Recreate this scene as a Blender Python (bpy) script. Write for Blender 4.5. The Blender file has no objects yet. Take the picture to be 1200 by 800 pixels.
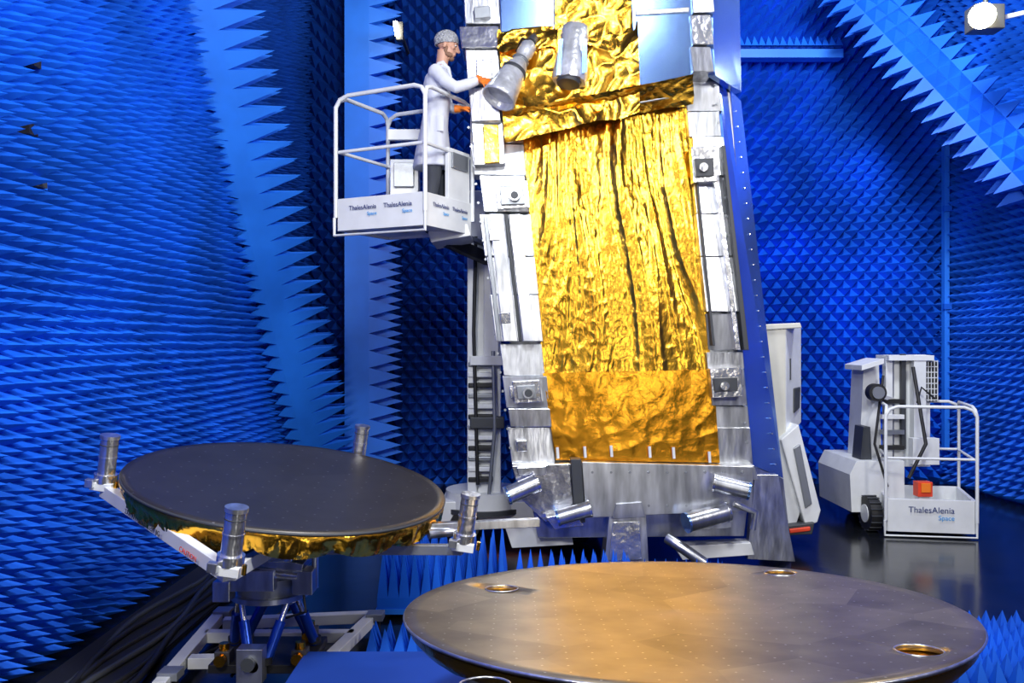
import bpy, math, random
from mathutils import Vector, Matrix, noise
random.seed(4)
H=2.1; F=1000.0
def W(px,py,d): return Vector(((px-600)/F*d, d, H-(py-400)/F*d))
scene=bpy.context.scene
col=scene.collection
try: scene.view_settings.view_transform='Standard'
except Exception: pass

# ---------------- materials ----------------
def mat(name,c,metal=0,rough=.5,bump=0,bscale=20,var=0,vscale=4,stretch=(1,1,1),emit=None,estr=0,spec=.5,detail=4,rvar=0):
    m=bpy.data.materials.new(name); m.use_nodes=True
    nt=m.node_tree; b=nt.nodes['Principled BSDF']
    b.inputs['Base Color'].default_value=(*c,1); b.inputs['Metallic'].default_value=metal
    b.inputs['Roughness'].default_value=rough; b.inputs['Specular IOR Level'].default_value=spec
    if emit: b.inputs['Emission Color'].default_value=(*emit,1); b.inputs['Emission Strength'].default_value=estr
    if bump or var or rvar:
        tc=nt.nodes.new('ShaderNodeTexCoord'); mp=nt.nodes.new('ShaderNodeMapping')
        mp.inputs['Scale'].default_value=stretch
        nt.links.new(tc.outputs['Object'],mp.inputs['Vector'])
    if bump:
        n=nt.nodes.new('ShaderNodeTexNoise'); n.inputs['Scale'].default_value=bscale; n.inputs['Detail'].default_value=detail
        nt.links.new(mp.outputs['Vector'],n.inputs['Vector'])
        bp=nt.nodes.new('ShaderNodeBump'); bp.inputs['Strength'].default_value=bump; bp.inputs['Distance'].default_value=.05
        nt.links.new(n.outputs['Fac'],bp.inputs['Height']); nt.links.new(bp.outputs['Normal'],b.inputs['Normal'])
    if var:
        n2=nt.nodes.new('ShaderNodeTexNoise'); n2.inputs['Scale'].default_value=vscale; n2.inputs['Detail'].default_value=3
        nt.links.new(mp.outputs['Vector'],n2.inputs['Vector'])
        r=nt.nodes.new('ShaderNodeValToRGB'); r.color_ramp.elements[0].position=.3; r.color_ramp.elements[1].position=.7
        r.color_ramp.elements[0].color=(*[max(0,x*(1-var)) for x in c],1); r.color_ramp.elements[1].color=(*[min(1,x*(1+var)) for x in c],1)
        nt.links.new(n2.outputs['Fac'],r.inputs['Fac']); nt.links.new(r.outputs['Color'],b.inputs['Base Color'])
    return m
M={}
M['blue']=mat('absorber_foam_blue',(.004,.115,.72),0,.6,var=.3,vscale=1.1,spec=.3)
M['blue_shade']=mat('absorber_foam_blue_shaded',(.003,.055,.36),0,.65,var=.25,vscale=1.1,spec=.25)  # shaded copy of the blue foam, light falloff put into the colour
M['blue_l']=mat('absorber_foam_light_blue',(.015,.2,.92),0,.5,var=.12,vscale=2)
M['blue_d']=mat('absorber_foam_dark_blue',(.004,.05,.36),0,.7,var=.2,vscale=1)
M['white']=mat('white_paint',(.72,.74,.76),0,.35,var=.06,vscale=6)
M['cream']=mat('cream_paint',(.6,.59,.53),0,.45,var=.06,vscale=5)
M['grey']=mat('grey_metal',(.3,.32,.35),.6,.4,bump=.05,bscale=30)
M['dgrey']=mat('dark_grey',(.05,.055,.065),.2,.5)
M['black']=mat('black_rubber',(.012,.012,.014),0,.55)
M['silver']=mat('aluminised_tape',(.66,.68,.72),.92,.28,bump=.07,bscale=9,var=.35,vscale=7,detail=2,stretch=(2.5,1,.6))
M['silver2']=mat('aluminium_plate',(.52,.54,.59),.92,.3,bump=.04,bscale=7,var=.4,vscale=4,detail=2,stretch=(2.5,1,.5))
M['silver3']=mat('bright_crinkled_foil',(.8,.81,.84),.93,.22,bump=.2,bscale=9,var=.15,vscale=7,detail=2)
M['wrap']=mat('white_silver_wrap',(.66,.68,.72),.5,.33,bump=.3,bscale=12,var=.25,vscale=10,detail=2)
M['mirror']=mat('mirror_radiator',(.27,.47,.95),.9,.2,bump=.03,bscale=2,var=.15,vscale=2)
M['gold']=mat('gold_foil_crinkled',(1.0,.5,.045),1,.24,bump=.13,bscale=16,stretch=(1.5,1,.8),detail=3,var=.12,vscale=3)
M['gold2']=mat('gold_foil_flat',(.8,.36,.025),1,.27,bump=.10,bscale=14,detail=4,var=.2,vscale=4)
M['gold3']=mat('gold_foil_loose',(1.0,.5,.05),1,.24,bump=.12,bscale=14,detail=3,var=.12,vscale=5)
M['coat']=mat('white_lab_coat',(.66,.68,.77),0,.8,bump=.2,bscale=9,stretch=(1.5,1.5,.6))
M['trouser']=mat('grey_trousers',(.05,.055,.07),0,.85)
M['skin']=mat('skin',(.6,.33,.23),0,.5)
M['beard']=mat('brown_stubble',(.26,.14,.09),0,.8,bump=.3,bscale=150)
M['net']=mat('hair_net',(.46,.47,.5),0,.8,bump=.8,bscale=60,var=.35,vscale=50)
M['orange']=mat('orange_glove',(.9,.22,.015),0,.5)
M['navy']=mat('navy_print',(.01,.03,.16),0,.5)
M['lblue']=mat('light_blue_print',(.05,.35,.75),0,.5)
M['red']=mat('red_mark',(.75,.06,.02),0,.5)
M['strut']=mat('blue_anodised',(.01,.06,.42),.6,.3)
M['lamp']=mat('lamp_glow',(1,.9,.7),0,.5,emit=(1,.85,.55),estr=45)
M['floor']=mat('black_floor',(.006,.007,.01),0,.16,bump=.04,bscale=4,var=.4,vscale=2)
def dishmat(name,c,c2,dot,seg,rough=.33,dc=(.5,.48,.42)):
    m=mat(name,c,.75,rough); nt=m.node_tree; b=nt.nodes['Principled BSDF']
    tc=nt.nodes.new('ShaderNodeTexCoord')
    v=nt.nodes.new('ShaderNodeTexVoronoi'); v.inputs['Scale'].default_value=seg; v.inputs['Randomness'].default_value=.7
    v.voronoi_dimensions='2D'
    nt.links.new(tc.outputs['Object'],v.inputs['Vector'])
    bw=nt.nodes.new('ShaderNodeSeparateColor'); nt.links.new(v.outputs['Color'],bw.inputs['Color'])
    n=nt.nodes.new('ShaderNodeTexNoise'); n.inputs['Scale'].default_value=3.5; n.inputs['Detail'].default_value=5
    nt.links.new(tc.outputs['Object'],n.inputs['Vector'])
    ad=nt.nodes.new('ShaderNodeMath'); ad.operation='MULTIPLY_ADD'; ad.inputs[1].default_value=.35
    nt.links.new(bw.outputs[0],ad.inputs[0]); nt.links.new(n.outputs['Fac'],ad.inputs[2])
    r=nt.nodes.new('ShaderNodeValToRGB'); r.color_ramp.elements[0].position=.35; r.color_ramp.elements[1].position=.95
    r.color_ramp.elements[0].color=(*c,1); r.color_ramp.elements[1].color=(*c2,1)
    nt.links.new(ad.outputs[0],r.inputs['Fac'])
    d=nt.nodes.new('ShaderNodeTexVoronoi'); d.voronoi_dimensions='2D'; d.inputs['Scale'].default_value=dot; d.inputs['Randomness'].default_value=.12
    nt.links.new(tc.outputs['Object'],d.inputs['Vector'])
    lt=nt.nodes.new('ShaderNodeMath'); lt.operation='LESS_THAN'; lt.inputs[1].default_value=.05
    nt.links.new(d.outputs['Distance'],lt.inputs[0])
    mx=nt.nodes.new('ShaderNodeMixRGB'); mx.inputs['Color2'].default_value=(*dc,1)
    nt.links.new(lt.outputs[0],mx.inputs['Fac']); nt.links.new(r.outputs['Color'],mx.inputs['Color1'])
    nt.links.new(mx.outputs['Color'],b.inputs['Base Color'])
    return m
M['dish_far']=dishmat('carbon_reflector_grey',(.07,.063,.058),(.10,.092,.086),7,2.2,.4,(.22,.21,.2))
M['dish_near']=dishmat('carbon_reflector_bronze',(.17,.135,.095),(.42,.34,.23),11,2.2,.36,(.6,.55,.45))
M['mesh']=mat('dark_mesh_grid',(.05,.05,.05),.3,.6,bump=.6,bscale=60)

# ---------------- builder ----------------
class B:
    def __init__(s): s.v=[];s.f=[];s.m=[];s.sm=[];s.mats=[]
    def mi(s,k):
        if k not in s.mats: s.mats.append(k)
        return s.mats.index(k)
    def add(s,vs,fs,k,smooth=False):
        o=len(s.v); s.v+= [Vector(x) for x in vs]; i=s.mi(k)
        for f in fs: s.f.append([o+a for a in f]); s.m.append(i); s.sm.append(smooth)
    def hexa(s,p,k):
        s.add(p,[(0,1,2,3),(7,6,5,4),(0,4,5,1),(1,5,6,2),(2,6,7,3),(3,7,4,0)],k)
    def box(s,c,sz,k,R=None):
        c=Vector(c); x,y,z=[a/2 for a in sz]
        p=[Vector(q) for q in [(-x,-y,-z),(x,-y,-z),(x,-y,z),(-x,-y,z),(-x,y,-z),(x,y,-z),(x,y,z),(-x,y,z)]]
        if R: p=[R@q for q in p]
        s.hexa([c+q for q in p],k)
    def prism(s,pts,d0,d1,k,tx=0,tz=0):
        n=len(pts); a=[W(x,y,d0) for x,y in pts]
        cx=sum(p.x for p in a)/n; cz=sum(p.z for p in a)/n
        for p in a: p.y+=tx*(p.x-cx)+tz*(p.z-cz)
        b=[Vector((q.x,d1,q.z)) for q in a]
        s.add(a+b,[tuple(range(n)),tuple(range(2*n-1,n-1,-1))]+[(i,i+n,(i+1)%n+n,(i+1)%n) for i in range(n)],k)
    def beam(s,a,b,w,h,k,up=(0,0,1)):
        a=Vector(a);b=Vector(b);d=(b-a).normalized(); up=Vector(up)
        if abs(d.dot(up))>.98: up=Vector((0,1,0))
        sd=d.cross(up).normalized(); u=sd.cross(d)
        q=lambda c:[c-sd*w/2-u*h/2,c+sd*w/2-u*h/2,c+sd*w/2+u*h/2,c-sd*w/2+u*h/2]
        s.hexa(q(a)+q(b),k)
    def rings(s,rs,k,smooth=True,cap=True):
        n=len(rs[0]); vs=[p for r in rs for p in r]; fs=[]
        for i in range(len(rs)-1):
            for j in range(n): fs.append((i*n+j,i*n+(j+1)%n,(i+1)*n+(j+1)%n,(i+1)*n+j))
        s.add(vs,fs,k,smooth)
        if cap:
            s.add(rs[0],[tuple(range(n-1,-1,-1))],k); s.add(rs[-1],[tuple(range(n))],k)
    def tube(s,pts,r,k,n=10,smooth=True,rounded=False,cap=True):
        pts=[Vector(p) for p in pts]; rs=list(r) if isinstance(r,(list,tuple)) else [r]*len(pts)
        if rounded:
            d0=(pts[0]-pts[1]).normalized(); d1=(pts[-1]-pts[-2]).normalized()
            P=[pts[0]+d0*rs[0]*.9,pts[0]+d0*rs[0]*.6]+pts+[pts[-1]+d1*rs[-1]*.6,pts[-1]+d1*rs[-1]*.9]
            rs=[rs[0]*.35,rs[0]*.78]+rs+[rs[-1]*.78,rs[-1]*.35]; pts=P
        out=[]; ref=None
        for i,p in enumerate(pts):
            if i==0: t=pts[1]-p
            elif i==len(pts)-1: t=p-pts[i-1]
            else: t=(pts[i+1]-p).normalized()+(p-pts[i-1]).normalized()
            t.normalize()
            if ref is None:
                ref=Vector((0,0,1)) if abs(t.z)<.9 else Vector((1,0,0))
            a=t.cross(ref)
            if a.length<1e-4: a=t.cross(Vector((1,.3,0)))
            a.normalize(); b=t.cross(a).normalized(); ref=a.cross(t).normalized()*1.0
            out.append([p+a*math.cos(2*math.pi*j/n)*rs[i]+b*math.sin(2*math.pi*j/n)*rs[i] for j in range(n)])
        if cap: s.rings(out,k,smooth)
        else: s.rings(out,k,smooth,False)
    def ell(s,c,r,k,n=20,R=None,m=12):
        c=Vector(c); out=[]
        for i in range(m+1):
            a=math.pi*(i+.02)/(m+.04); rr=[]
            for j in range(n):
                t=2*math.pi*j/n
                q=Vector((r[0]*math.sin(a)*math.cos(t),r[1]*math.sin(a)*math.sin(t),r[2]*math.cos(a)))
                if R: q=R@q
                rr.append(c+q)
            out.append(rr)
        s.rings(out,k)
    def surf(s,nu,nv,f,k,smooth=True):
        vs=[f(i/nu,j/nv) for j in range(nv+1) for i in range(nu+1)]
        fs=[(j*(nu+1)+i,j*(nu+1)+i+1,(j+1)*(nu+1)+i+1,(j+1)*(nu+1)+i) for j in range(nv) for i in range(nu)]
        s.add(vs,fs,k,smooth)
    def build(s,name,parent=None,bevel=0,remesh=0,smoothit=0,origin=None,fix=True):
        me=bpy.data.meshes.new(name)
        o=Vector(origin) if origin else Vector((0,0,0))
        me.from_pydata([tuple(v-o) for v in s.v],[],s.f)
        for k in s.mats: me.materials.append(M[k])
        for p,mi,sm in zip(me.polygons,s.m,s.sm): p.material_index=mi; p.use_smooth=sm
        me.update()
        if fix:
            import bmesh
            bm=bmesh.new(); bm.from_mesh(me); bmesh.ops.recalc_face_normals(bm,faces=bm.faces); bm.to_mesh(me); bm.free()
        ob=bpy.data.objects.new(name,me); ob.location=o; col.objects.link(ob)
        if bevel:
            b=ob.modifiers.new('bevel','BEVEL'); b.width=bevel; b.segments=2; b.limit_method='ANGLE'; b.angle_limit=.7
        if remesh:
            r=ob.modifiers.new('remesh','REMESH'); r.mode='VOXEL'; r.voxel_size=remesh; r.use_smooth_shade=True
            q=ob.modifiers.new('smooth','SMOOTH'); q.iterations=smoothit or 4; q.factor=.5
        if parent: ob.parent=parent; ob.location=o-parent.location
        return ob
def empty(name,loc=(0,0,0)):
    e=bpy.data.objects.new(name,None); e.location=loc; e.empty_display_size=.2; col.objects.link(e); return e
def text(body,loc,xdir,up,size,k,parent,name):
    c=bpy.data.curves.new(name,'FONT'); c.body=body; c.size=size; c.extrude=.001; c.align_x='CENTER'; c.align_y='CENTER'
    o=bpy.data.objects.new(name,c); c.materials.append(M[k]); col.objects.link(o)
    x=Vector(xdir).normalized(); z=x.cross(Vector(up)).normalized(); y=z.cross(x)
    R=Matrix((x,y,z)).transposed().to_4x4()
    o.matrix_world=Matrix.Translation(Vector(loc))@R
    if parent: o.parent=parent; o.location=Vector(loc)-parent.location
    return o

# ---------------- absorber walls ----------------
def absorber(b,O,U,V,N,lu,lv,p,h,k,jit=0.0,pv=None,kf=None):
    O=Vector(O);U=Vector(U).normalized();V=Vector(V).normalized();N=Vector(N).normalized(); pv=pv or p
    b.add([O,O+U*lu,O+U*lu+V*lv,O+V*lv],[(0,1,2,3)],k)
    nj=int(lv/(pv/2)); ni=int(lu/p)
    for j in range(1,nj):
        for i in range(ni):
            c=O+U*((i+.5+(j%2)*.5)*p)+V*(j*pv/2); a=p/2; e=pv/2
            if (i+1+(j%2)*.5)*p>lu+.01: continue
            tip=c+N*h*(1+random.uniform(-jit,jit))+U*random.uniform(-jit,jit)*p+V*random.uniform(-jit,jit)*p
            b.add([c-U*a,c-V*e,c+U*a,c+V*e,tip],[(0,1,4),(1,2,4),(2,3,4),(3,0,4)],kf(c) if kf else k)
XL=-3.2; YB=12.6; CEIL=7.6; YF=-4.0; XR=6.45
def kleft(c): # same foam; shade beyond the leaning strip painted in as darker blue
    return 'blue_shade' if c.y>8.4+(6.0-c.z)*1.1-.1 else 'blue'
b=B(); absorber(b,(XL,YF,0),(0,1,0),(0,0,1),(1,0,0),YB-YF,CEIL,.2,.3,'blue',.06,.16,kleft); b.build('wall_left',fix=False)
b=B(); absorber(b,(XL,YB,0),(1,0,0),(0,0,1),(0,-1,0),XR-XL,CEIL,.2,.28,'blue',.04,.24,lambda c:'blue_shade' if c.x<.6 else 'blue'); b.build('wall_back',fix=False)  # left part: weaker light painted as darker foam colour
b=B(); absorber(b,(XR,YB,0),(.09,-1,0),(0,0,1),(-1,-.09,0),YB-YF,CEIL,.2,.28,'blue',.04,.22); b.build('wall_right',fix=False)
b=B(); absorber(b,(XL,YF,0),(1,0,0),(0,0,1),(0,1,0),XR-XL+1.6,CEIL,.5,.4,'blue_d',.03); b.build('wall_front',fix=False)
b=B(); absorber(b,(XL,YF,CEIL),(1,0,0),(0,1,0),(0,0,-1),XR-XL+1.6,YB-YF,.4,.35,'blue_d',.03); b.build('ceiling',fix=False)
b=B(); b.add([(XL,YF,0),(XR+1.6,YF,0),(XR+1.6,YB,0),(XL,YB,0)],[(0,1,2,3)],'floor'); b.build('floor',fix=False)

def spike_strip(b,A,C,nrm,w,pr,pl,step,front=.0):
    A=Vector(A);C=Vector(C);d=(C-A);L=d.length;d.normalize();n=Vector(nrm).normalized();s=d.cross(n).normalized(); n=s.cross(d)
    if s.x<0: s=-s
    if n.y>0: n=-n
    k=int(L/step)
    t=.12
    q=lambda c:[c-s*w/2,c+s*w/2,c+s*w/2-n*t,c-s*w/2-n*t]
    b.hexa(q(A)+q(C),'blue_l')
    for i in range(k):
        c=A+d*(i+.5)*step
        for sg,pp in ((1,pr),(-1,pl)):
            if pp<=0: continue
            e=c+s*sg*w/2; a=step/2
            for lay in range(2):
                o=-n*t*1.6*lay+d*(step*.5*lay)
                b.add([q_+o for q_ in (e-d*a,e+d*a,e+d*a-n*t,e-d*a-n*t,e+s*sg*pp-n*t*.3)],[(0,1,4),(1,2,4),(2,3,4),(3,0,4)],'blue_l')
        if front:
            for g in (-.25,.25):
                e=c+s*g*w; a=step/2
                b.add([e-d*a-s*w/4,e+d*a-s*w/4,e+d*a+s*w/4,e-d*a+s*w/4,e+n*front],[(0,1,4),(1,2,4),(2,3,4),(3,0,4)],'blue')
b=B(); spike_strip(b,W(378,575,11.6),W(218,-60,7.7),(.35,-1,0),.2,.5,.2,.19); b.build('absorber_corner_strip',fix=False)
b=B(); spike_strip(b,W(418,572,11.9),W(418,-60,11.9),(0,-1,0),.34,.45,.0,.24); b.build('absorber_column',fix=False)
b=B(); spike_strip(b,W(985,-40,11.2),W(1225,215,9.6),(-.2,-1,0),.35,.3,.3,.2,front=.12)
for i in range(len(b.m)): b.m[i]=b.mi('blue')
b.build('absorber_diagonal_beam',fix=False)
b=B(); b.box((3.6,12.2,H+.335*12.2),(2.2,.2,.12),'blue_l')
for i in range(22): 
    c=Vector((2.55+i*.1,12.1,H+.34*12.2)); b.add([c+Vector((-.05,0,.05)),c+Vector((.05,0,.05)),c+Vector((.05,.1,.05)),c+Vector((-.05,.1,.05)),c+Vector((0,.05,.2))],[(0,1,4),(1,2,4),(2,3,4),(3,0,4)],'blue')
b.build('absorber_ledge',fix=False)
b=B(); b.box((.508*12.25,12.25,2.75),(.07,.09,4.4),'blue_l'); 
for z in (1.2,2.6,4): b.box((.508*12.25,12.2,z),(.11,.05,.08),'blue')
b.build('trim_1')
b=B(); b.beam(W(-30,212,5.5),W(48,214,5.5),.16,.07,'blue_l'); b.box(W(45,214,5.45),(.06,.1,.06),'dgrey'); b.beam(W(10,214,5.5),(XL,5.5,H+.186*5.5),.08,.05,'blue_d'); b.build('wall_shelf_bracket')
b=B(); p0=W(24,152,5.4); b.beam(p0,p0+Vector((-.35,0,-.05)),.05,.05,'black'); b.box(p0+Vector((.02,0,0)),(.13,.1,.07),'black'); b.box(p0+Vector((-.02,0,-.08)),(.05,.05,.12),'dgrey')
p1=p0+Vector((.06,0,.42)); b.box(p1,(.1,.08,.05),'black'); b.beam(p1,p1+Vector((-.35,0,-.03)),.03,.03,'black'); b.build('wall_camera_mount')

# ---------------- satellite ----------------
D=8.0
sat=empty('satellite',W(740,640,D))
Lo=lambda y:548+(y-145)*.13
Li=lambda y:613+(y-165)*.1
Ri=lambda y:805+(y-125)*.0895
Ro=lambda y:Ri(y)+40
rnd=lambda a:random.uniform(-a,a)
b=B()
b.prism([(556,-30),(845,-30),(893,560),(612,560)],8.1,9.0,'silver2')
b.build('bus_body',sat,bevel=.01)
b=B()
ys=[(150,168,8,0),(168,205,0,0),(205,248,6,2),(250,300,0,0),(300,345,2,0),(345,400,0,0),(402,440,4,2),(440,478,2,0),(478,500,4,0),(500,545,0,0)]
for i,(y0,y1,a,c) in enumerate(ys):
    dd=7.93-(i%3)*.03
    b.prism([(Lo(y0)+a,y0+.6),(Li(y0)-c,y0+.6),(Li(y1)-c,y1),(Lo(y1)+a,y1)],dd,8.15,['silver','silver2','silver'][i%3],rnd(.12),rnd(.08))
    if i%2: 
        m_=(y0+y1)/2
        b.prism([(Lo(m_)+8,m_-6),(Lo(m_)+20,m_-7),(Lo(m_)+21,m_+6),(Lo(m_)+9,m_+7)],7.8,7.95,'silver3',rnd(.1),rnd(.1))
b.prism([(573,250),(590,250),(607,400),(590,400)],7.82,7.95,'silver',.14,.02)
b.prism([(596,250),(610,250),(626,400),(613,400)],7.80,7.95,'silver2',-.12,.03)
b.prism([(566,252),(571,252),(588,400),(583,400)],7.84,7.95,'grey')
b.prism([(591,250),(595,250),(612,400),(608,400)],7.86,7.95,'dgrey')
for (x,y,w,h) in ((580,213,38,30),(600,447,32,24)):
    b.prism([(x,y),(x+w,y-2),(x+w+3,y+h),(x+3,y+h+2)],7.78,7.9,'silver3')
    b.prism([(x+5,y+5),(x+w-5,y+4),(x+w-3,y+h-4),(x+7,y+h-3)],7.75,7.8,'grey')
    c=W(x+w*.6,y+h*.55,7.75); b.tube([c,c+Vector((0,-.05,0))],.05,'silver',16); b.tube([c,c+Vector((0,-.055,0))],.035,'dgrey',16)
b.build('frame_rail_a',sat,bevel=.006)
b=B()
ys=[(88,130,0,0),(130,160,0,3),(160,205,3,0),(205,250,0,2),(250,300,0,0),(300,365,1,0),(367,410,0,0),(412,432,-3,0),(432,475,-2,0),(475,500,-1,0),(500,545,0,0)]
for i,(y0,y1,a,c) in enumerate(ys):
    dd=7.93-(i%3)*.03
    b.prism([(Ri(y0)+a,y0+.6),(Ro(y0)-c,y0+.6),(Ro(y1)-c,y1),(Ri(y1)+a,y1)],dd,8.15,['silver2','silver','silver'][i%3],rnd(.12),rnd(.08))
b.prism([(832,170),(838,170),(868,410),(862,410)],7.82,7.95,'silver3')
b.prism([(846,170),(850,170),(878,410),(872,410)],7.82,7.95,'dgrey')
b.prism([(816,215),(819,215),(838,405),(835,405)],7.84,7.95,'dgrey')
for (x,y,w,h) in ((810,172,30,40),(832,432,36,32)):
    b.prism([(x,y),(x+w,y-2),(x+w+3,y+h),(x+3,y+h+2)],7.78,7.9,'silver3')
    b.prism([(x+4,y+h*.35),(x+w-4,y+h*.35-1),(x+w-3,y+h-6),(x+6,y+h-5)],7.75,7.8,'dgrey')
    c=W(x+w*.45,y+h*.62,7.76); b.tube([c,c+Vector((0,-.05,0))],.04,'silver3',16)
for y in range(100,540,22):
    c=W(Ro(y)-5,y,7.9); b.tube([c,c+Vector((0,-.02,0))],.012,'grey',8)
    if y<480:
        c=W(Lo(y)+7,y+50,7.9); b.tube([c,c+Vector((0,-.03,0))],.012,'grey',8)
b.build('frame_rail_b',sat,bevel=.006)
b=B()
def side(y0f,y1f,y0b,y1b,k,xb,db=8.35,off=0):
    f0=W(Ro(y0f)+off,y0f,7.95); f1=W(Ro(y1f)+off,y1f,7.95); g0=W(xb(y0b),y0b,db); g1=W(xb(y1b),y1b,db)
    t=Vector((-.04,.05,0)); b.hexa([f0,g0,g1,f1,f0+t,g0+t,g1+t,f1+t],k)
xb=lambda y:868+(y-115)*.112
side(92,545,118,560,'mirror',xb)
side(546,640,561,645,'silver2',xb)
b.build('side_radiator_panel',sat)
b=B()
for i in range(24):
    y=130+i*18
    c=W(xb(y)-7,y,8.2); b.tube([c+Vector((0,.1,0)),c+Vector((-.0,-.005,0))],.006,'silver',6)
b.build('side_panel_fasteners',sat)
b=B()
def quad(c,u,v):
    a=c[0].lerp(c[1],u); d=c[3].lerp(c[2],u); return a.lerp(d,v)
C1=[W(612,150,7.97),W(807,110,7.97),W(833,436,7.97),W(637,439,7.97)]
def ridge(x): return max(0,1-abs(x))**2
def fc(u,v):
    p=quad(C1,u,v)
    fan=(u-.5)*(1.35-.6*v)
    warp=noise.noise(Vector((u*3,v*2.0,2)))*.10
    n=noise.noise(Vector(((fan+warp)*4,v*1.0,0)))*.055
    n+=noise.noise(Vector(((fan+warp)*13,v*1.6,9)))*.013
    n+=ridge(noise.noise(Vector(((fan+warp)*15,v*1.5,19)))*1.8)*.008
    n+=noise.noise(Vector(((fan-warp*1.2)*32+v*2,v*4,4)))*.0042
    n+=noise.noise(Vector((u*26,v*30,8)))*.0022+ridge(noise.noise(Vector((u*13+v*9,v*16-u*6,21)))*1.7)*.0025
    e=min(1,min(u,1-u)*12)
    return p+Vector((0,-.02-n*e,0))
b.surf(200,260,fc,'gold')
b.build('gold_foil_curtain',sat,fix=False)
b=B()
C2=[W(636,437,7.94),W(834,433,7.94),W(842,541,7.93),W(651,538,7.93)]
def fc(u,v):
    p=quad(C2,u,v); n=noise.noise(Vector((u*3,v*1.5,1)))*.016+noise.noise(Vector((u*16,v*4,4)))*.003+ridge(noise.noise(Vector((u*7+v*3,v*3-u*2,14)))*1.8)*.005
    return p+Vector((0,-.045-n-.01*math.sin(math.pi*v),0))
b.surf(110,70,fc,'gold2')
b.build('gold_foil_apron',sat,fix=False)
b=B()
b.prism([(583,-30),(812,-30),(812,110),(590,150)],7.75,8.1,'silver2')
b.prism([(585,-30),(649,-30),(650,34),(587,38)],7.68,7.75,'mirror')
b.prism([(738,-30),(812,-30),(812,93),(745,108)],7.66,7.75,'mirror')
b.prism([(745,12),(808,8),(808,14),(745,18)],7.64,7.67,'silver')
for y0,y1,x0 in ((-30,28,542),(30,56,538),(58,100,545),(102,142,549)):
    b.prism([(x0,y0),(584,y0),(587,y1),(x0+3,y1)],7.72+(y0%3)*.03,8.1,'silver' if y0!=30 else 'silver3',rnd(.15),rnd(.1))
b.prism([(552,143),(590,140),(592,192),(556,194)],7.78,7.95,'silver2',.05,.05)
b.prism([(566,146),(584,145),(586,190),(568,192)],7.74,7.8,'gold3',.1,.05)
b.prism([(555,8),(574,6),(575,20),(556,22)],7.66,7.75,'grey'); b.prism([(558,70),(576,68),(577,92),(559,94)],7.66,7.8,'silver3',.1,.1)
for y0,y1 in ((-30,15),(17,52),(54,84)):
    b.prism([(809,y0),(833,y0),(837,y1),(812,y1)],7.62,8.1,'silver' if y0!=17 else 'silver3',rnd(.12),rnd(.08))
b.build('upper_module',sat,bevel=.008)
b=B()
f=[W(833,-30,7.65),W(866,-30,8.1),W(869,108,8.1),W(838,88,7.65)]; t=Vector((-.05,.05,0))
b.hexa(f+[q+t for q in f],'mirror'); b.build('upper_radiator_panel',sat)
def foil(b,C,k,amp,su,sv,seed,nu=70,nv=60,sag=0):
    def f(u,v):
        p=quad(C,u,v)
        n=noise.noise(Vector((u*su*.6,v*sv*.6,seed+5)))*amp*.9
        n+=ridge(noise.noise(Vector((u*su+v*1.3,v*sv-u,seed)))*1.5)*amp*.36
        n+=ridge(noise.noise(Vector((u*su*2.2-v*2,v*sv*2+u*2,seed+3)))*1.5)*amp*.14
        s=noise.noise(Vector((u*su,seed,v*2)))*.03
        return p+Vector((s*.4,-n,s if v>.9 else 0))+Vector((0,0,-sag*math.sin(math.pi*u)*v))
    b.surf(nu,nv,f,k)
b=B()
foil(b,[W(584,40,7.72),W(746,28,7.72),W(749,132,7.7),W(592,168,7.68)],'gold3',.085,4,3,1,110,90)
foil(b,[W(650,-30,7.7),W(739,-30,7.7),W(744,52,7.7),W(651,54,7.7)],'gold3',.04,2.5,2.5,7)
foil(b,[W(588,132,7.62),W(812,88,7.62),W(812,122,7.86),W(600,160,7.86)],'gold3',.055,8,1.5,12,140,24)
foil(b,[W(583,36,7.7),W(655,30,7.68),W(652,56,7.66),W(583,60,7.66)],'gold3',.05,4,1.5,17,40,16)
b.build('gold_foil_blanket',sat,fix=False)
def bell(b,P,Q,prof,k,n=26,mod=0):
    P=Vector(P);Q=Vector(Q);d=(Q-P);t=d.normalized();a=t.cross(Vector((0,1,0))).normalized();c=t.cross(a)
    rs=[]
    for s_,r in prof:
        q=P+d*s_
        rs.append([q+(a*math.cos(2*math.pi*j/n)+c*math.sin(2*math.pi*j/n))*r*(1+mod*noise.noise(Vector((j*.9,s_*6,3)))) for j in range(n)])
    b.rings(rs,k)
b=B()
bell(b,W(675,30,7.5),W(667,96,7.42),[(0,.06),(.04,.11),(.2,.12),(.35,.115),(.6,.14),(.9,.15),(1,.14)],'wrap',mod=.16)
bell(b,W(667,93,7.42),W(666,99,7.41),[(0,.12),(1,.1)],'dgrey')
b.beam(W(672,60,7.5),W(674,60,7.8),.1,.1,'silver')
b.prism([(655,46),(660,45),(657,88),(652,88)],7.3,7.34,'mirror')
b.prism([(682,44),(688,46),(688,84),(682,86)],7.3,7.34,'mirror')
b.build('wrapped_thruster',sat)
b=B()
A=W(622,50,7.62); Z=W(584,116,7.42)
bell(b,A,Z,[(0,.035),(.06,.07),(.2,.075),(.28,.055),(.36,.07),(.42,.09),(.6,.115),(.8,.135),(.95,.15),(1,.155),(1.0,.14),(.9,.13)],'wrap',mod=.04)
bell(b,A.lerp(Z,.5),A.lerp(Z,.55),[(0,.112),(.3,.118),(1,.115)],'dgrey')
bell(b,A.lerp(Z,.3),A.lerp(Z,.34),[(0,.072),(.3,.08),(1,.078)],'grey')
b.tube([A,W(628,42,7.72)],.045,'dgrey',12); b.tube([A+Vector((-.02,-.05,0)),W(612,45,7.6),W(605,60,7.7)],.012,'black')
b.build('thruster_nozzle',sat)
b=B()
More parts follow.
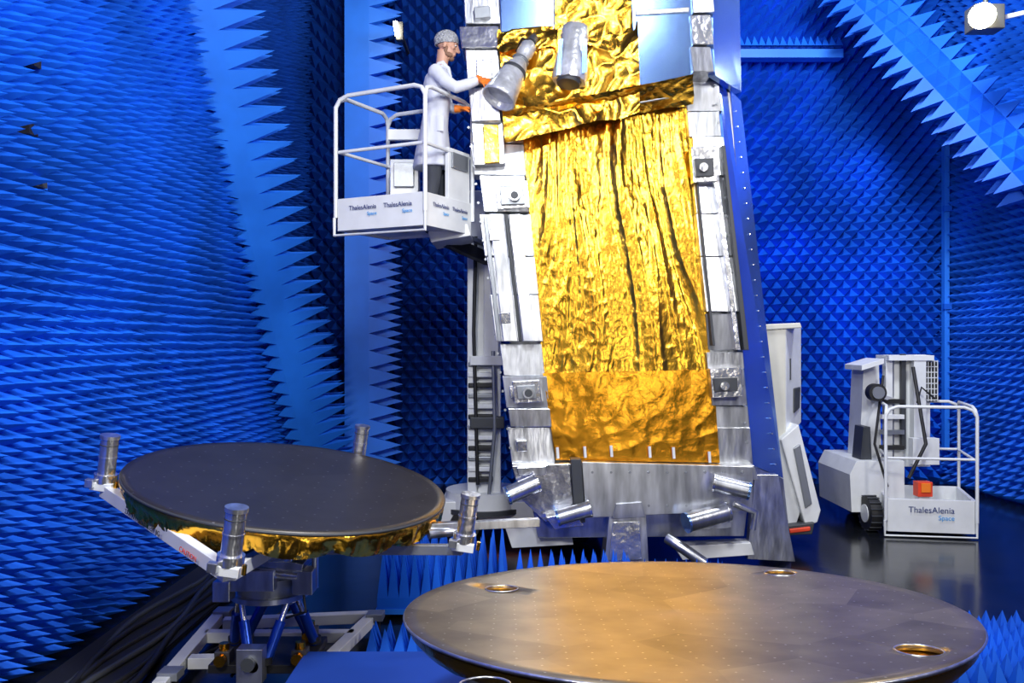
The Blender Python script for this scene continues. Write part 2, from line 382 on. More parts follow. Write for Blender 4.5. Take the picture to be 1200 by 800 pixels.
b.prism([(682,541),(884,547),(882,598),(686,606)],7.7,7.78,'silver2',.02,.04)
b.prism([(600,543),(884,545),(890,562),(604,562)],7.78,8.2,'silver')
b.prism([(618,560),(880,560),(872,628),(630,630)],7.9,8.3,'silver2')
b.prism([(669,538),(681,538),(686,612),(674,614)],7.66,7.8,'dgrey')
b.prism([(600,546),(667,543),(672,590),(640,612),(612,586)],7.72,7.8,'silver3')
b.prism([(606,548),(640,546),(640,556),(608,558)],7.68,7.72,'silver')
b.prism([(714,602),(758,600),(760,661),(708,661)],7.72,8.0,'silver',.05,.08)
b.prism([(722,590),(752,588),(756,606),(718,608)],7.66,7.9,'silver2')
b.prism([(718,612),(750,611),(752,655),(714,656)],7.69,7.72,'silver3',0,.08)
b.prism([(640,606),(672,600),(684,616),(650,620)],7.6,7.8,'silver3')
b.prism([(884,556),(912,556),(932,658),(876,655)],7.95,8.05,'silver')
b.prism([(790,640),(880,636),(884,650),(800,656)],7.9,8.1,'white')
b.prism([(812,600),(856,596),(858,618),(814,622)],7.6,7.75,'silver2')
b.prism([(592,618),(668,616),(672,638),(600,642)],8.0,8.3,'white')
for i in range(9):
    for y in (553,592):
        c=W(694+i*22,y,7.7); b.tube([c,c+Vector((0,-.015,0))],.012,'grey',8)
b.build('base_structure',sat,bevel=.01)
b=B()
def can(a,c,r,k='silver2',e='mirror'):
    a=Vector(a);c=Vector(c);b.tube([a,c],r,k,20); t=(c-a).normalized(); b.tube([c,c+t*.02],r*1.08,e,20); b.tube([a-t*.02,a],r*1.08,'silver3',20)
can(W(628,566,7.6),W(596,580,7.55),.08)
can(W(690,596,7.55),W(655,606,7.55),.07)
can(W(838,566,7.6),W(876,575,7.55),.075)
can(W(850,600,7.6),W(806,612,7.5),.085)
b.tube([W(782,630,7.7),W(800,642,7.6),W(826,660,7.55)],.05,'silver2',12)
b.tube([W(860,590,7.6),W(885,600,7.6),W(882,620,7.6)],.03,'silver',12)
for x,y in ((654,531),(686,530),(717,529),(762,530),(790,531),(832,536)):
    b.tube([W(x,y+6,7.84),W(x-1,y-7,7.84)],.014,'white',8)
b.build('actuators',sat)

# ---------------- equipment cabinet ----------------
b=B()
d0=8.7
b.prism([(893,384),(921,381),(921,516),(893,520)],d0,9.3,'cream')
f=[W(921,381,d0),W(939,382,9.1),W(939,495,9.1),W(921,516,d0)]; b.hexa(f+[q+Vector((-.1,.2,0)) for q in f],'white')
f=[W(930,455,8.88),W(937,453,9.04),W(936,478,9.04),W(930,484,8.88)]; b.hexa([q+Vector((.01,-.01,0)) for q in f]+[q+Vector((-.02,.02,0)) for q in f],'dgrey')
b.prism([(893,380),(938,378),(940,384),(893,387)],d0-.02,9.2,'cream')
b.prism([(900,520),(925,510),(938,600),(930,624),(905,620)],8.65,9.1,'white')
b.prism([(915,515),(936,497),(962,598),(958,612),(944,616)],8.6,9.0,'white')
b.prism([(930,525),(938,520),(952,590),(944,596)],8.58,8.61,'grey')
b.prism([(905,618),(955,612),(952,626),(908,628)],8.55,9.0,'dgrey')
b.prism([(925,620),(950,617),(950,622),(926,625)],8.53,8.56,'red')
b.tube([W(926,420,8.8),W(926,445,8.8)],.01,'dgrey')
b.build('equipment_cabinet',bevel=.01)

# ---------------- lifts ----------------
def basket(b,C0,C1,C2,z0,hr,toe,r=.02,gate=True):
    C0=Vector((*C0,0));C1=Vector((*C1,0));C2=Vector((*C2,0));C3=C0+C2-C1
    Z=lambda c,z:Vector((c.x,c.y,z))
    cs=[C0,C1,C2,C3]
    b.hexa([Z(c,z0) for c in cs]+[Z(c,z0+.05) for c in cs],'white')
    cen=(C0+C2)/2
    for i in range(4):
        a=cs[i];c=cs[(i+1)%4]
        n=((a+c)/2-cen).normalized()*.02
        b.hexa([Z(a+n,z0-.02),Z(c+n,z0-.02),Z(c+n,z0+toe),Z(a+n,z0+toe),Z(a-n,z0-.02),Z(c-n,z0-.02),Z(c-n,z0+toe),Z(a-n,z0+toe)],'white')
        zt=z0+hr
        o=(a-cen).normalized()*.03; o2=(c-cen).normalized()*.03
        e=(c-a).normalized()*.1
        b.tube([Z(a,z0+.1)+o,Z(a,zt-.1)+o,Z(a,zt-.03)+o*.5+e*.3,Z(a,zt)+e,Z(c,zt)-e,Z(c,zt-.03)+o2*.5-e*.3,Z(c,zt-.1)+o2,Z(c,z0+.1)+o2],r,'white')
        b.tube([Z(a,z0+hr*.58),Z(c,z0+hr*.58)],r*.8,'white')
    b.tube([Z(C0,z0+.1)+(C0-cen)*.07,Z(C0,z0-.06)+(C0-cen)*.07,Z(C1,z0-.06)+(C1-cen)*.05,Z(C1,z0+.1)+(C1-cen)*.05],r*.8,'white')
    return cs
lift=empty('man_lift',(-.3,9.4,0))
b=B()
C0=(-1.57,7.75);C1=(-.757,7.35);C2=(-.40,8.0)
zb=3.12
basket(b,C0,C1,C2,zb,1.2,.27)
b.box((-1.0,8.0,zb+.5),(.26,.16,.34),'white'); b.box((-1.0,7.9,zb+.52),(.18,.05,.22),'grey'); b.beam((-1.0,8.0,zb),(-1.0,8.0,zb+.4),.06,.06,'white')
b.box((-.93,8.15,zb+.95),(.5,.06,.1),'white')
R=Matrix.Rotation(math.atan2(.65,.357),3,'Z')
b.box((-.5,7.84,zb+.38),(.36,.04,.7),'white',R)
b.box((-.49,7.82,zb+.62),(.26,.05,.14),'grey',R)
b.build('basket',lift,bevel=.005)
u=(Vector((*C1,0))-Vector((*C0,0))).normalized(); nrm=Vector((u.y,-u.x,0))
for t in (.31,.72):
    p=Vector((*C0,zb+.14))+u*.906*t+nrm*.03
    text('ThalesAlenia',p+Vector((0,0,.035)),u,(0,0,1),.058,'navy',lift,'lettering_large')
    text('Space',p+u*.1-Vector((0,0,.025)),u,(0,0,1),.045,'lblue',lift,'lettering_small')
u=(Vector((*C2,0))-Vector((*C1,0))).normalized(); nrm=Vector((u.y,-u.x,0))
for t in (.3,.72):
    p=Vector((*C1,zb+.14))+u*.74*t+nrm*.03
    text('ThalesAlenia',p+Vector((0,0,.035)),u,(0,0,1),.05,'navy',lift,'lettering_large')
    text('Space',p+u*.08-Vector((0,0,.025)),u,(0,0,1),.04,'lblue',lift,'lettering_small')
b=B()
b.prism([(500,268),(548,262),(552,276),(505,284)],7.9,8.5,'white')
b.beam(W(508,275,8.2),W(575,305,9.0),.1,.12,'black'); b.beam(W(508,262,8.2),W(578,290,9.0),.06,.05,'grey')
b.tube([W(500,270,7.9),W(540,296,8.6),W(570,296,8.9)],.02,'black')
b.box((-.29,9.2,2.05),(.34,.32,3.3),'white'); b.box((-.42,9.02,1.8),(.1,.1,2.7),'white')
b.box((-.22,9.02,2.6),(.16,.1,1.5),'white')
for i in range(12): b.box((-.33,9.0,.65+i*.11),(.26,.1,.05),['black','white','grey'][i%3])
b.tube([(-.38,8.95,3.2),(-.40,8.93,2.2),(-.36,8.95,.6)],.02,'black'); b.tube([(-.2,8.95,2.0),(-.18,8.92,1.2),(-.24,8.95,.5)],.02,'grey')
b.box((-.26,8.98,1.9),(.36,.14,.1),'white');b.box((-.26,8.98,1.25),(.36,.14,.12),'dgrey')
b.tube([(-.3,9.3,.32),(-.3,9.3,.5)],.42,'white',32); b.tube([(-.3,9.3,.28),(-.3,9.3,.33)],.46,'dgrey',32)
b.box((.1,9.4,.28),(1.7,.8,.26),'white'); b.box((.1,9.4,.16),(1.75,.84,.04),'red')
for x in (-.5,.7):
    for y in (9.0,9.8): b.tube([(x,y-.06,.16),(x,y+.06,.16)],.16,'black',20)
b.build('mast_and_chassis',lift,bevel=.01)

lift2=empty('man_lift',(4.2,9.4,0))
b=B()
D0=W(1040,600,9.2);D1=W(1142,600,9.05);D2=W(1122,600,9.95)
basket(b,(D0.x,D0.y),(D1.x,D1.y),(D2.x,D2.y),.08,1.32,.33,.018)
b.box((D1.x-.2,9.75,.85),(.3,.12,.3),'white'); b.box((D1.x-.38,9.4,.48),(.16,.12,.16),'red'); b.box((D1.x-.38,9.33,.5),(.1,.02,.1),'orange'); b.box((D1.x-.38,9.42,.25),(.12,.1,.3),'white')
b.tube([(D1.x-.3,9.7,1.4),(D1.x-.25,9.7,1.58),(D1.x-.1,9.7,1.45)],.012,'black')
b.build('basket',lift2,bevel=.005)
u=(D1-D0);u.z=0;u.normalize();n_=Vector((u.y,-u.x,0));p=(D0+D1)/2;p.z=.27;p+=n_*.03
text('ThalesAlenia',p+Vector((0,0,.03)),u,(0,0,1),.09,'navy',lift2,'lettering_large'); text('Space',p+u*.15-Vector((0,0,.05)),u,(0,0,1),.07,'lblue',lift2,'lettering_small')
b=B()
b.box(W(1062,480,10.1),(.42,.3,1.3),'white'); b.box(W(1040,480,9.95),(.08,.1,1.25),'white'); b.box(W(1075,480,9.9),(.14,.14,1.28),'white')
b.box(W(1058,470,9.9),(.05,.06,1.1),'dgrey')
b.box(W(1060,419,10.0),(.52,.36,.06),'white')
b.prism([(1084,422),(1099,424),(1099,470),(1084,470)],9.9,10.1,'mesh')
for i in range(5): b.tube([W(1084+i*3.7,422,9.88),W(1084+i*3.7,470,9.88)],.006,'white',6)
for i in range(8): b.tube([W(1084,423+i*6.5,9.88),W(1099,423+i*6.5,9.88)],.006,'white',6)
c=W(1029,460,9.6); b.tube([c,c+Vector((0,.12,0))],.1,'black',24); b.tube([c+Vector((0,-.02,0)),c],.07,'grey',16); b.beam(c+Vector((0,.1,-.02)),W(1050,470,10.0),.05,.05,'white')
b.prism([(1012,432),(1030,425),(1034,560),(1006,560)],9.95,10.3,'white')
b.prism([(1010,428),(1036,420),(1036,426),(1010,434)],9.7,10.2,'white')
b.prism([(996,556),(1004,540),(1060,540),(1060,600),(998,600)],9.6,10.6,'white')
b.prism([(1012,500),(1020,500),(1022,545),(1008,545)],9.7,9.95,'dgrey')
for i in range(6): b.box(W(1045,470+i*18,9.88),(.26,.08,.05),['black','white','grey'][i%3])
b.tube([W(1070,430,9.8),W(1085,520,9.5),W(1065,560,9.5)],.02,'black'); b.tube([W(1035,440,9.8),W(1025,520,9.6),W(1040,570,9.6)],.015,'black')
for x,y in ((1020,9.5),(1003,10.4),(1085,10.4)):
    X=(x-600)/F*y
    b.tube([(X-.06,y,.19),(X+.06,y,.19)],.19,'black',24); b.tube([(X-.07,y,.19),(X+.07,y,.19)],.1,'white',16)
    for i in range(16):
        a=i*math.pi/8; b.box((X,y+.19*math.cos(a),.195+.19*math.sin(a)),(.13,.03,.012),'dgrey')
b.build('mast_and_chassis',lift2,bevel=.008)

# ---------------- technician ----------------
man=empty('technician',(-.70,7.87,zb+.05))
yc=7.87; s=yc/F
def P(px,py,dy=0): 
    q=W(px,py,yc); return q+Vector((0,dy,0))
b=B()
rs=[]
for py,cx,hx,hy in ((77,518,6,7),(81,517,7,9),(85,515,11,19),(92,513,15,24),(102,512,16,24),(116,512,16,22),(133,511,15,20),(150,509,16,22),(175,507,20,25),(198,506,23,28)):
    c=P(cx,py); n=28
    rs.append([c+Vector((math.cos(2*math.pi*j/n)*hx*s*(1+.05*math.sin(5*2*math.pi*j/n)*(py>150)),math.sin(2*math.pi*j/n)*hy*s*(1+.05*math.cos(6*2*math.pi*j/n)*(py>150)),0)) for j in range(n)])
b.rings(rs,'coat')
ra=[P(513,91,-.17),P(524,104,-.24),P(537,113,-.28),P(549,109,-.27),P(561,104,-.25)]
b.tube(ra,[.068,.062,.055,.05,.044],'coat',14,rounded=False)
b.ell(P(513,91,-.165),(.075,.07,.075),'coat')
la=[P(513,91,.17),P(519,106,.2),P(524,119,.19),P(531,124,.1),P(537,127,.02)]
b.tube(la,[.068,.06,.054,.048,.042],'coat',14)
b.ell(P(513,91,.165),(.075,.07,.075),'coat')
b.build('lab_coat',man,remesh=.011,smoothit=5)
b=B()
b.tube([P(519,76,-.05),P(526,82,-.05),P(529,92,-.03)],[.016,.018,.01],'coat',8,rounded=True)
b.tube([P(514,77,-.06),P(520,75,-.06),P(523,78,-.05)],[.014,.016,.012],'coat',8,rounded=True)
b.box(P(514,150,-.172),(.12,.012,.14),'coat')
b.build('collar_and_pocket',man)
b=B()
fz=zb+.05
for sy,x0,x1 in ((-.1,506,503),(.1,513,519)):
    hip=P(509,170,sy*.9); knee=P(x0+4,212,sy); an=P(x1,250,sy); an.z=fz+.12
    b.tube([hip,P(509,188,sy),knee,an],[.095,.088,.066,.058],'trouser',16)
b.build('trousers',man,remesh=.012)
b=B()
for sy,x1 in ((-.1,503),(.1,519)):
    a=P(x1,250,sy); a.z=fz
    b.ell(a+Vector((.06,0,.045)),(.135,.048,.045),'black'); b.ell(a+Vector((-.02,0,.075)),(.065,.045,.06),'black'); b.box(a+Vector((.05,0,.012)),(.26,.08,.024),'black')
b.build('shoes',man,remesh=.01,smoothit=2)
hc=P(524,54); Rh=Matrix.Rotation(math.radians(16),3,'Y')
def Hh(x,y,z): return hc+Rh@Vector((x,y,z))
b=B()
b.ell(Hh(-.01,0,.035),(.098,.076,.092),'skin',24,Rh)
b.ell(Hh(.025,0,-.035),(.068,.058,.085),'skin',20,Rh)
b.ell(Hh(.062,0,-.098),(.028,.032,.022),'skin',12,Rh)
b.tube([Hh(.088,0,.028),Hh(.104,0,.0),Hh(.118,0,-.024)],[.010,.013,.017],'skin',10,rounded=True)
b.ell(Hh(.098,0,-.028),(.018,.021,.010),'skin',10,Rh)
b.ell(Hh(.082,0,.036),(.016,.05,.012),'skin',12,Rh)
b.ell(Hh(.088,0,-.056),(.014,.026,.008),'skin',12,Rh); b.ell(Hh(.086,0,-.068),(.013,.024,.008),'skin',12,Rh)
for sg in (-1,1):
    b.ell(Hh(.058,sg*.045,-.01),(.026,.022,.024),'skin',12,Rh)
    b.ell(Hh(-.012,sg*.078,-.012),(.02,.011,.033),'skin',12,Rh)
b.tube([Hh(-.02,0,-.05),P(518,74),P(517,82)],[.058,.055,.062],'skin',16)
b.build('head',man,remesh=.006,smoothit=3)
b=B()
for sg in (-1,1):
    b.ell(Hh(.079,sg*.03,.014),(.010,.013,.008),'white',10,Rh); b.ell(Hh(.087,sg*.031,.013),(.004,.006,.006),'black',8,Rh)
    b.tube([Hh(.09,sg*.012,.034),Hh(.086,sg*.045,.034)],[.005,.004],'beard',6,rounded=True)
b.build('eyes_and_brows',man)
b=B()
for sg in (-1,1):
    b.ell(Hh(.005,sg*.056,-.04),(.02,.01,.04),'beard',14,Rh)
    b.ell(Hh(.042,sg*.046,-.082),(.04,.016,.022),'beard',14,Rh)
b.ell(Hh(.07,0,-.102),(.028,.036,.024),'beard',14,Rh)
b.build('beard',man,remesh=.006,smoothit=2)
b=B()
rs=[];n=32
for i in range(13):
    a=math.pi*.60*i/12+.02
    rs.append([Hh(-.02,0,.045)+Rh@Matrix.Rotation(-.35,3,'Y')@Vector((.113*math.sin(a)*math.cos(2*math.pi*j/n),.091*math.sin(a)*math.sin(2*math.pi*j/n),.098*math.cos(a)))*(1+.03*noise.noise(Vector((i*.9,j*.8,0)))) for j in range(n)])
b.rings(rs,'net'); b.tube(rs[-1]+[rs[-1][0]],.007,'net',6)
b.build('hair_net',man)
def hand(wr,fd,nrm,curl,name,thumb=1):
    fd=Vector(fd).normalized(); nrm=Vector(nrm); nrm=(nrm-fd*nrm.dot(fd)).normalized(); sd=fd.cross(nrm).normalized()*thumb
    b=B()
    for o,l in ((-.032,.085),(-.011,.09),(.011,.09),(.032,.082)):
        b.tube([wr+sd*o*.5,wr+sd*o+fd*l],[.020,.016],'orange',10,rounded=True)
    b.tube([wr-fd*.05,wr+fd*.01],[.036,.03],'orange',14)
    for o,l0,ln in ((.034,.085,.072),(.0115,.09,.082),(-.0115,.09,.076),(-.034,.082,.06)):
        p=wr+sd*o+fd*l0; pts=[p-fd*.01]; ang=0
        for q,fr in enumerate((.42,.32,.26)):
            ang+=curl*(.7 if q==0 else 1); p=p+(fd*math.cos(ang)+nrm*math.sin(ang)+sd*o*2.0*(q==0))*ln*fr; pts.append(p)
        b.tube(pts,[.0105,.0098,.009,.0078],'orange',10,rounded=True)
    p=wr+sd*.03+fd*.02
    b.tube([p,p+sd*.03+fd*.03+nrm*.012,p+sd*.042+fd*.058+nrm*.028,p+sd*.04+fd*.08+nrm*.042],[.017,.014,.011,.009],'orange',10,rounded=True)
    b.build(name,man,remesh=.0045,smoothit=2)
wr=P(564,103,-.25); tgt=W(582,99,7.40)
hand(wr,(tgt-wr),(0.2,.5,-1),.45,'gloved_hand_right',1)
wl=P(539,127.5,.0)
hand(wl,(1,-.15,-.05),(0,0,-1),.6,'gloved_hand_left',-1)

# ---------------- reflector dishes ----------------
def dish(name,c,R,rx,ry,matk,holes,depth=.05,th=.03):
    Rm=Matrix.Rotation(ry,3,'Y')@Matrix.Rotation(rx,3,'X')
    b=B(); n=96; rs=[]
    prof=[(0.001,-depth),(.2,-depth*.96),(.4,-depth*.84),(.6,-depth*.64),(.8,-depth*.36),(.95,-depth*.1),(1,0),(1.0,-th*.9),(.95,-th-depth*.1),(.6,-th-depth*.64),(.2,-th-depth*.96),(.001,-th-depth)]
    for r,z in prof: rs.append([Vector((R*r*math.cos(2*math.pi*j/n),R*r*math.sin(2*math.pi*j/n),z)) for j in range(n)])
    b.rings(rs,matk,False)
    for i in range(len(b.sm)): b.sm[i]=True
    ob=b.build(name)
    if holes:
        cb=B()
        for hx,hy,hr in holes: cb.tube([(hx,hy,-.4),(hx,hy,.3)],hr,'dgrey',32)
        cut=cb.build('cutter'); m=ob.modifiers.new('b','BOOLEAN'); m.operation='DIFFERENCE'; m.object=cut; m.solver='EXACT'
        dg=bpy.context.evaluated_depsgraph_get(); me=bpy.data.meshes.new_from_object(ob.evaluated_get(dg))
        ob.modifiers.clear(); ob.data=me; bpy.data.objects.remove(cut)
    return ob,Rm
def unplane(px,py,c,Rm):
    nrm=Rm@Vector((0,0,1)); o=Vector((0,0,H)); d=Vector(((px-600)/F,1,-(py-400)/F))
    t=(Vector(c)-o).dot(nrm)/d.dot(nrm); q=o+d*t; return Rm.inverted()@(q-Vector(c))
fc_=Vector((-1.43,5.5,1.205)); RF=1.0
e1=empty('reflector_dish_on_stand',fc_)
rx=math.radians(4.8); ry=math.radians(8.3)
ob,Rm=dish('reflector_surface',fc_,RF,rx,ry,'dish_far',[],.03,.025)
ob.parent=e1; ob.matrix_parent_inverse=Matrix.Identity(4); ob.matrix_local=Rm.to_4x4()
T=lambda x,y,z:fc_+Rm@Vector((x,y,z))
b=B(); n=480; rs=[]
for r,z,am,hem in ((1.0,-.022,0,0),(1.006,-.035,.006,0),(1.0,-.055,.02,.1),(.99,-.08,.035,.4),(.985,-.105,.04,.8),(.975,-.12,.045,1.0),(.965,-.132,.05,1.2)):
    ring=[]
    for j in range(n):
        t=2*math.pi*j/n; sc=abs(math.sin(t*9+.9*math.sin(t*3)))**.5
        w=noise.noise(Vector((math.cos(t)*9,math.sin(t)*9,r*4)))+.5*ridge(noise.noise(Vector((math.cos(t)*24,math.sin(t)*24,z*30)))*1.7)-.3
        ring.append(T((r*RF+w*am)*math.cos(t),(r*RF+w*am)*math.sin(t),z-hem*.045*(sc-.4)+w*am*.4))
    rs.append(ring)
b.rings(rs,'gold3',True,False); b.build('gold_foil_skirt',e1,fix=False)
b=B(); nn=64
b.rings([[T(r*math.cos(2*math.pi*j/nn),r*math.sin(2*math.pi*j/nn),z) for j in range(nn)] for r,z in ((.9,-.06),(.86,-.10),(.5,-.12),(.3,-.12))],'dgrey'); b.build('backing_structure',e1)
b=B(); b.tube([T(RF*math.cos(a*math.pi/48),RF*math.sin(a*math.pi/48),-.012) for a in range(97)],.009,'dgrey',6); b.build('rim',e1)
b=B()
posts=[]
for px,py in ((134,548),(389,542),(272,640),(546,617)):
    q=unplane(px,py,fc_,Rm); 
    l=math.hypot(q.x,q.y); 
    if l<RF+.09: q*= (RF+.09)/l
    posts.append(q)
for q in posts:
    a=T(q.x,q.y,-.06); up=Rm@Vector((.0,0,1)); 
    b.tube([a,a+up*.24],.052,'silver3',24); b.tube([a+up*.24,a+up*.262],.058,'silver',24); b.tube([a-up*.03,a+up*.02],.068,'silver3',24); b.tube([a+up*.12,a+up*.13],.055,'silver3',24); b.tube([a+up*.2,a+up*.205],.054,'dgrey',24)
    b.box(a-up*.05,(.13,.13,.05),'white',Rm); b.tube([a-up*.05+Rm@Vector((.09,-.06,0)),a-up*.0+Rm@Vector((.09,-.06,0))],.012,'gold3'); b.box(a-up*.03+Rm@Vector((-.06,-.07,0)),(.05,.04,.05),'silver',Rm)
b.build('corner_actuators',e1,bevel=.004)
b=B()
hub=Vector((-1.5,5.35,.80))
A_,B_,C_,D_=[T(q.x,q.y,-.14) for q in posts]
b.beam(A_,C_,.06,.08,'white'); 
for a in (B_,D_): b.beam(a,hub,.05,.06,'grey')
b.beam(C_,hub,.07,.07,'white'); b.beam(A_,hub,.04,.05,'grey')
b.beam(T(.9,-.25,-.1),T(1.62,-.12,.0),.06,.05,'silver'); b.tube([T(.95,-.3,-.12),T(1.15,-.2,-.1)],.03,'silver2')
b.box((-1.5,5.3,.78),(.5,.4,.05),'silver2',Matrix.Rotation(.14,3,'Y')); b.box((-1.56,5.2,.68),(.3,.3,.12),'silver'); b.tube([(-1.5,5.3,.56),(-1.5,5.3,.66)],.2,'grey',28); b.tube([(-1.5,5.3,.53),(-1.5,5.3,.56)],.24,'silver2',28)
b.tube([(-1.72,5.1,.74),(-1.28,5.1,.70)],.03,'silver3',14); b.box((-1.25,5.15,.66),(.12,.14,.14),'silver2'); b.box((-1.72,5.1,.62),(.1,.12,.12),'silver')
b.box((-1.38,5.08,.82),(.16,.1,.04),'silver3'); b.tube([(-1.2,5.2,.86),(-1.2,5.2,.6)],.02,'silver',10)
b.tube([(-1.25,5.1,.62),(-1.22,5.05,.5),(-1.35,5.1,.45)],.008,'black')
b.box((-1.5,5.3,.16),(.6,.5,.05),'black')
for x,y in ((-1.72,5.1),(-1.5,5.02),(-1.27,5.12),(-1.3,5.5),(-1.72,5.5)):
    b.box((x,y,.2),(.09,.09,.12),'dgrey'); b.tube([(x,y-.05,.22),(x,y-.09,.22)],.035,'gold2',14); b.tube([(x,y,.26),(x,y,.3)],.03,'gold2',12)
b.box((-1.52,4.98,.22),(.15,.1,.2),'silver2'); b.tube([(-1.52,4.93,.24),(-1.52,4.9,.24)],.04,'dgrey',16)
b.build('support_frame',e1,bevel=.005)
u=(C_-A_).normalized(); text('2300 ANTENNA TEST JIG',A_.lerp(C_,.42)+Vector((-.03,-.045,0)),u,(0,0,1),.04,'dgrey',e1,'beam_lettering')
text('CAUTION',A_.lerp(C_,.78)+Vector((-.03,-.046,0)),u,(0,0,1),.04,'red',e1,'warning_lettering')
b=B()
top=[(-1.5+.19*math.cos(a),5.3+.19*math.sin(a),.54) for a in (math.radians(x) for x in (80,100,200,220,320,340))]
bot=[(-1.5+.27*math.cos(a),5.3+.27*math.sin(a),.2) for a in (math.radians(x) for x in (40,140,160,260,280,380))]
for a,c in zip(top,bot):
    a=Vector(a);c=Vector(c); b.tube([a,a.lerp(c,.5)],.018,'silver3',12); b.tube([a.lerp(c,.35),c],.032,'strut',14); b.tube([c,c+Vector((0,0,.04))],.04,'black',12)
b.build('hexapod_struts',e1)
b=B()
def g(px,py,z=.1): d=(H-z)/(py-400)*F; return W(px,py,d)
for a,c in ((g(186,806),g(262,716)),(g(352,806),g(440,720)),(g(262,730),g(440,722)),(g(222,775),g(385,772)),(g(240,745),g(415,745))):
    b.beam(a,c,.08,.07,'white')
for q in (g(200,795),g(262,722),g(440,726),g(362,797)):
    b.tube([q+Vector((-.03,0,-.05)),q+Vector((.03,0,-.05))],.05,'black',16); b.box(q+Vector((0,0,.03)),(.12,.12,.05),'grey')
b.build('trolley_base',e1,bevel=.004)
nc=Vector((.735,3.8,H-1.175)); RN=1.205
e2=empty('reflector_dish_on_stand',nc)
rx=math.radians(-5.4); ry=math.radians(-.6)
Rm2=Matrix.Rotation(ry,3,'Y')@Matrix.Rotation(rx,3,'X')
holes=[]
for px,py in ((588,688),(914,670),(1077,760),(568,800)):
    q=unplane(px,py,nc,Rm2); holes.append((q.x,q.y,.082))
ob,Rm=dish('reflector_surface',nc,RN,rx,ry,'dish_near',holes,.02,.02)
ob.parent=e2; ob.matrix_parent_inverse=Matrix.Identity(4); ob.matrix_local=Rm.to_4x4()
T2=lambda x,y,z:nc+Rm@Vector((x,y,z))
b=B(); b.tube([T2(RN*math.cos(a*math.pi/64),RN*math.sin(a*math.pi/64),-.008) for a in range(129)],.007,'silver',6)
for hx,hy,hr in holes:
    b.tube([T2(hx+hr*math.cos(a*math.pi/12),hy+hr*math.sin(a*math.pi/12),-.006) for a in range(25)],.004,'silver',6)
b.build('rim_trim',e2)
b=B(); n=160; rs=[]
for r,z,am in ((.985,-.03,0),(.98,-.06,.01),(.95,-.1,.02),(.9,-.12,.01),(.01,-.12,0)):
    ring=[]
    for j in range(n):
        t=2*math.pi*j/n; w=noise.noise(Vector((math.cos(t)*12,math.sin(t)*12,r*7)))
        ring.append(T2((r*RN+w*am)*math.cos(t),(r*RN+w*am)*math.sin(t),z+w*am))
    rs.append(ring)
b.rings(rs,'gold3'); b.build('gold_foil_backing',e2)
b=B()
b.tube([(.735,3.8,.78),(.735,3.8,.3)],.16,'silver2',28); b.tube([(.735,3.8,.8),(.735,3.8,.74)],.3,'white',28)
for a in range(4):
    t=a*math.pi/2+.6; b.beam((.735,3.8,.32),(.735+.75*math.cos(t),3.8+.75*math.sin(t),.06),.09,.09,'white'); b.box((.735+.75*math.cos(t),3.8+.75*math.sin(t),.03),(.14,.14,.06),'black')
for a in range(4):
    t=a*math.pi/2+.3; c=T2(1.0*math.cos(t),1.0*math.sin(t),-.15); b.beam(c,(.735,3.8,.72),.06,.06,'white')
b.build('support_stand',e2)

# ---------------- floor absorbers ----------------
def bed(name,x0,x1,y0,y1,p,h,base=.08,k='blue',z=0):
    b=B(); b.box(((x0+x1)/2,(y0+y1)/2,z+base/2),(x1-x0,y1-y0,base),k)
    nx=max(1,int((x1-x0)/p)); ny=max(1,int((y1-y0)/p)); px=(x1-x0)/nx; py=(y1-y0)/ny
    for j in range(ny):
        for i in range(nx):
            c=Vector((x0+(i+.5)*px,y0+(j+.5)*py,z+base))
            b.add([c+Vector((-px/2,-py/2,0)),c+Vector((px/2,-py/2,0)),c+Vector((px/2,py/2,0)),c+Vector((-px/2,py/2,0)),c+Vector((random.uniform(-.01,.01),0,h))],[(0,1,4),(1,2,4),(2,3,4),(3,0,4)],k)
    return b.build(name,fix=False)
bed('floor_absorber_block',-1.02,-.04,6.45,7.4,.08,.36,.08,'blue',z=.08)
b=B(); b.box((-.54,6.9,.06),(.98,.92,.04),'blue_l')
for x in (-.95,-.13):
    for y in (6.5,7.3): b.tube([(x,y-.02,.03),(x,y+.02,.03)],.03,'black',10)
b.build('absorber_pallet')
bed('floor_absorber_block',.02,1.0,6.4,7.3,.085,.27,.07,'blue')
bed('floor_absorber_block',1.05,1.75,6.4,7.1,.085,.24,.07,'blue')
bed('floor_absorber_block',2.55,5.2,4.9,5.95,.11,.2,.05,'blue')
bed('floor_absorber_block',-.95,-.6,5.5,5.75,.08,.18,.06,'blue')
b=B(); b.box((-.75,4.75,.12),(.95,.75,.2),'blue'); b.box((-.75,4.75,.225),(.99,.79,.02),'blue_d'); b.build('absorber_cart',bevel=.01)
b=B()
for k_ in range(6):
    x=-2.75+.08*k_
    b.tube([(x+.07*math.sin(i*.8+k_*1.3),4.6+i*.3,.03+.012*(k_%2)) for i in range(15)],.022,'black' if k_%3 else 'dgrey',8)
b.box((-2.62,6.6,.012),(.55,4.4,.024),'black')
b.build('cable_tray')
b=B()
for k_ in range(3):
    b.tube([(-2.1+.35*math.sin(i*.35+k_*.6),5.6+i*.28-.1*k_,.015) for i in range(11)],.011,'black',6)
b.build('floor_cables')

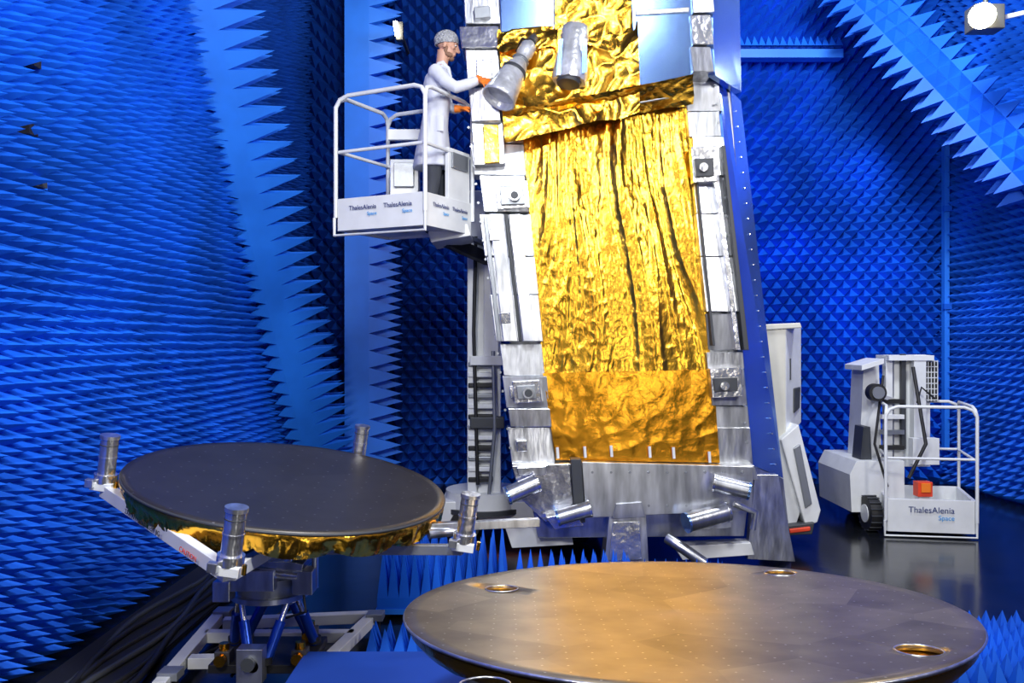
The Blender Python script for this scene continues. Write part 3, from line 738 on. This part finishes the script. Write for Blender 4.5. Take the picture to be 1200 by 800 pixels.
# ---------------- lamps ----------------
b=B()
c=W(1150,20,9.0)
b.box(c+Vector((.1,.12,.02)),(.32,.22,.26),'dgrey'); b.tube([c+Vector((0,-.02,0)),c+Vector((-.02,-.05,-.0))],.13,'lamp',24)
b.beam(c+Vector((.15,.1,0)),c+Vector((.7,.2,.15)),.05,.05,'white'); b.tube([c+Vector((.1,.1,.1)),c+Vector((.1,.1,.6)),Vector((c.x+.1,c.y+.1,CEIL))],.025,'dgrey')
b.build('flood_light',bevel=.01)
b=B(); c=W(466,42,11.5); b.tube([c,c+Vector((-.03,-.03,.18))],.03,'lamp',12); b.box(c+Vector((.02,.08,.08)),(.09,.1,.24),'dgrey'); b.beam(c+Vector((.02,.1,.1)),c+Vector((.02,1.05,.1)),.04,.04,'dgrey'); b.build('wall_light')

def area(name,loc,tgt,size,power,c=(1,1,1),sy=None):
    l=bpy.data.lights.new(name,'AREA'); l.energy=power; l.size=size; l.color=c
    if sy: l.shape='RECTANGLE'; l.size_y=sy
    o=bpy.data.objects.new(name,l); o.location=loc; o.rotation_euler=(Vector(tgt)-Vector(loc)).to_track_quat('-Z','Y').to_euler(); col.objects.link(o); return o
area('softbox_light',(-1.9,.6,4.6),(1.0,8,2.6),.8,190,(1,.97,.92))
area('softbox_light',(4.6,1.6,4.8),(.5,8,2.4),.8,200,(1,.96,.9))
area('softbox_light',(1.2,3.0,7.0),(1.0,7.5,1),1.2,120,(.95,.97,1))
area('softbox_light',(.3,2.2,5.2),(-3.1,5.6,2.6),.7,220,(.92,.96,1))
area('softbox_light',(3.6,7.4,6.6),(4.6,12.5,2.8),.7,300,(.9,.95,1))
area('softbox_light',(-1.4,8.8,6.9),(-1.9,12.0,2),.5,35,(.9,.95,1))
area('softbox_light',(2.7,-2.6,2.3),(1.5,8,2.4),1.5,60,(1,.97,.92),1.5)
area('softbox_light',(-1.1,-3.0,3.6),(.3,8,2.6),.5,16,(1,.97,.94),3.0)
w=bpy.data.worlds.new('world'); scene.world=w; w.use_nodes=True; w.node_tree.nodes['Background'].inputs[0].default_value=(.3,.45,.8,1); w.node_tree.nodes['Background'].inputs[1].default_value=.3

cam=bpy.data.cameras.new('camera'); cam.sensor_width=36; cam.lens=30; cam.clip_start=.05
co=bpy.data.objects.new('camera',cam); co.location=(0,0,H); co.rotation_euler=(math.pi/2,0,0); col.objects.link(co); scene.camera=co
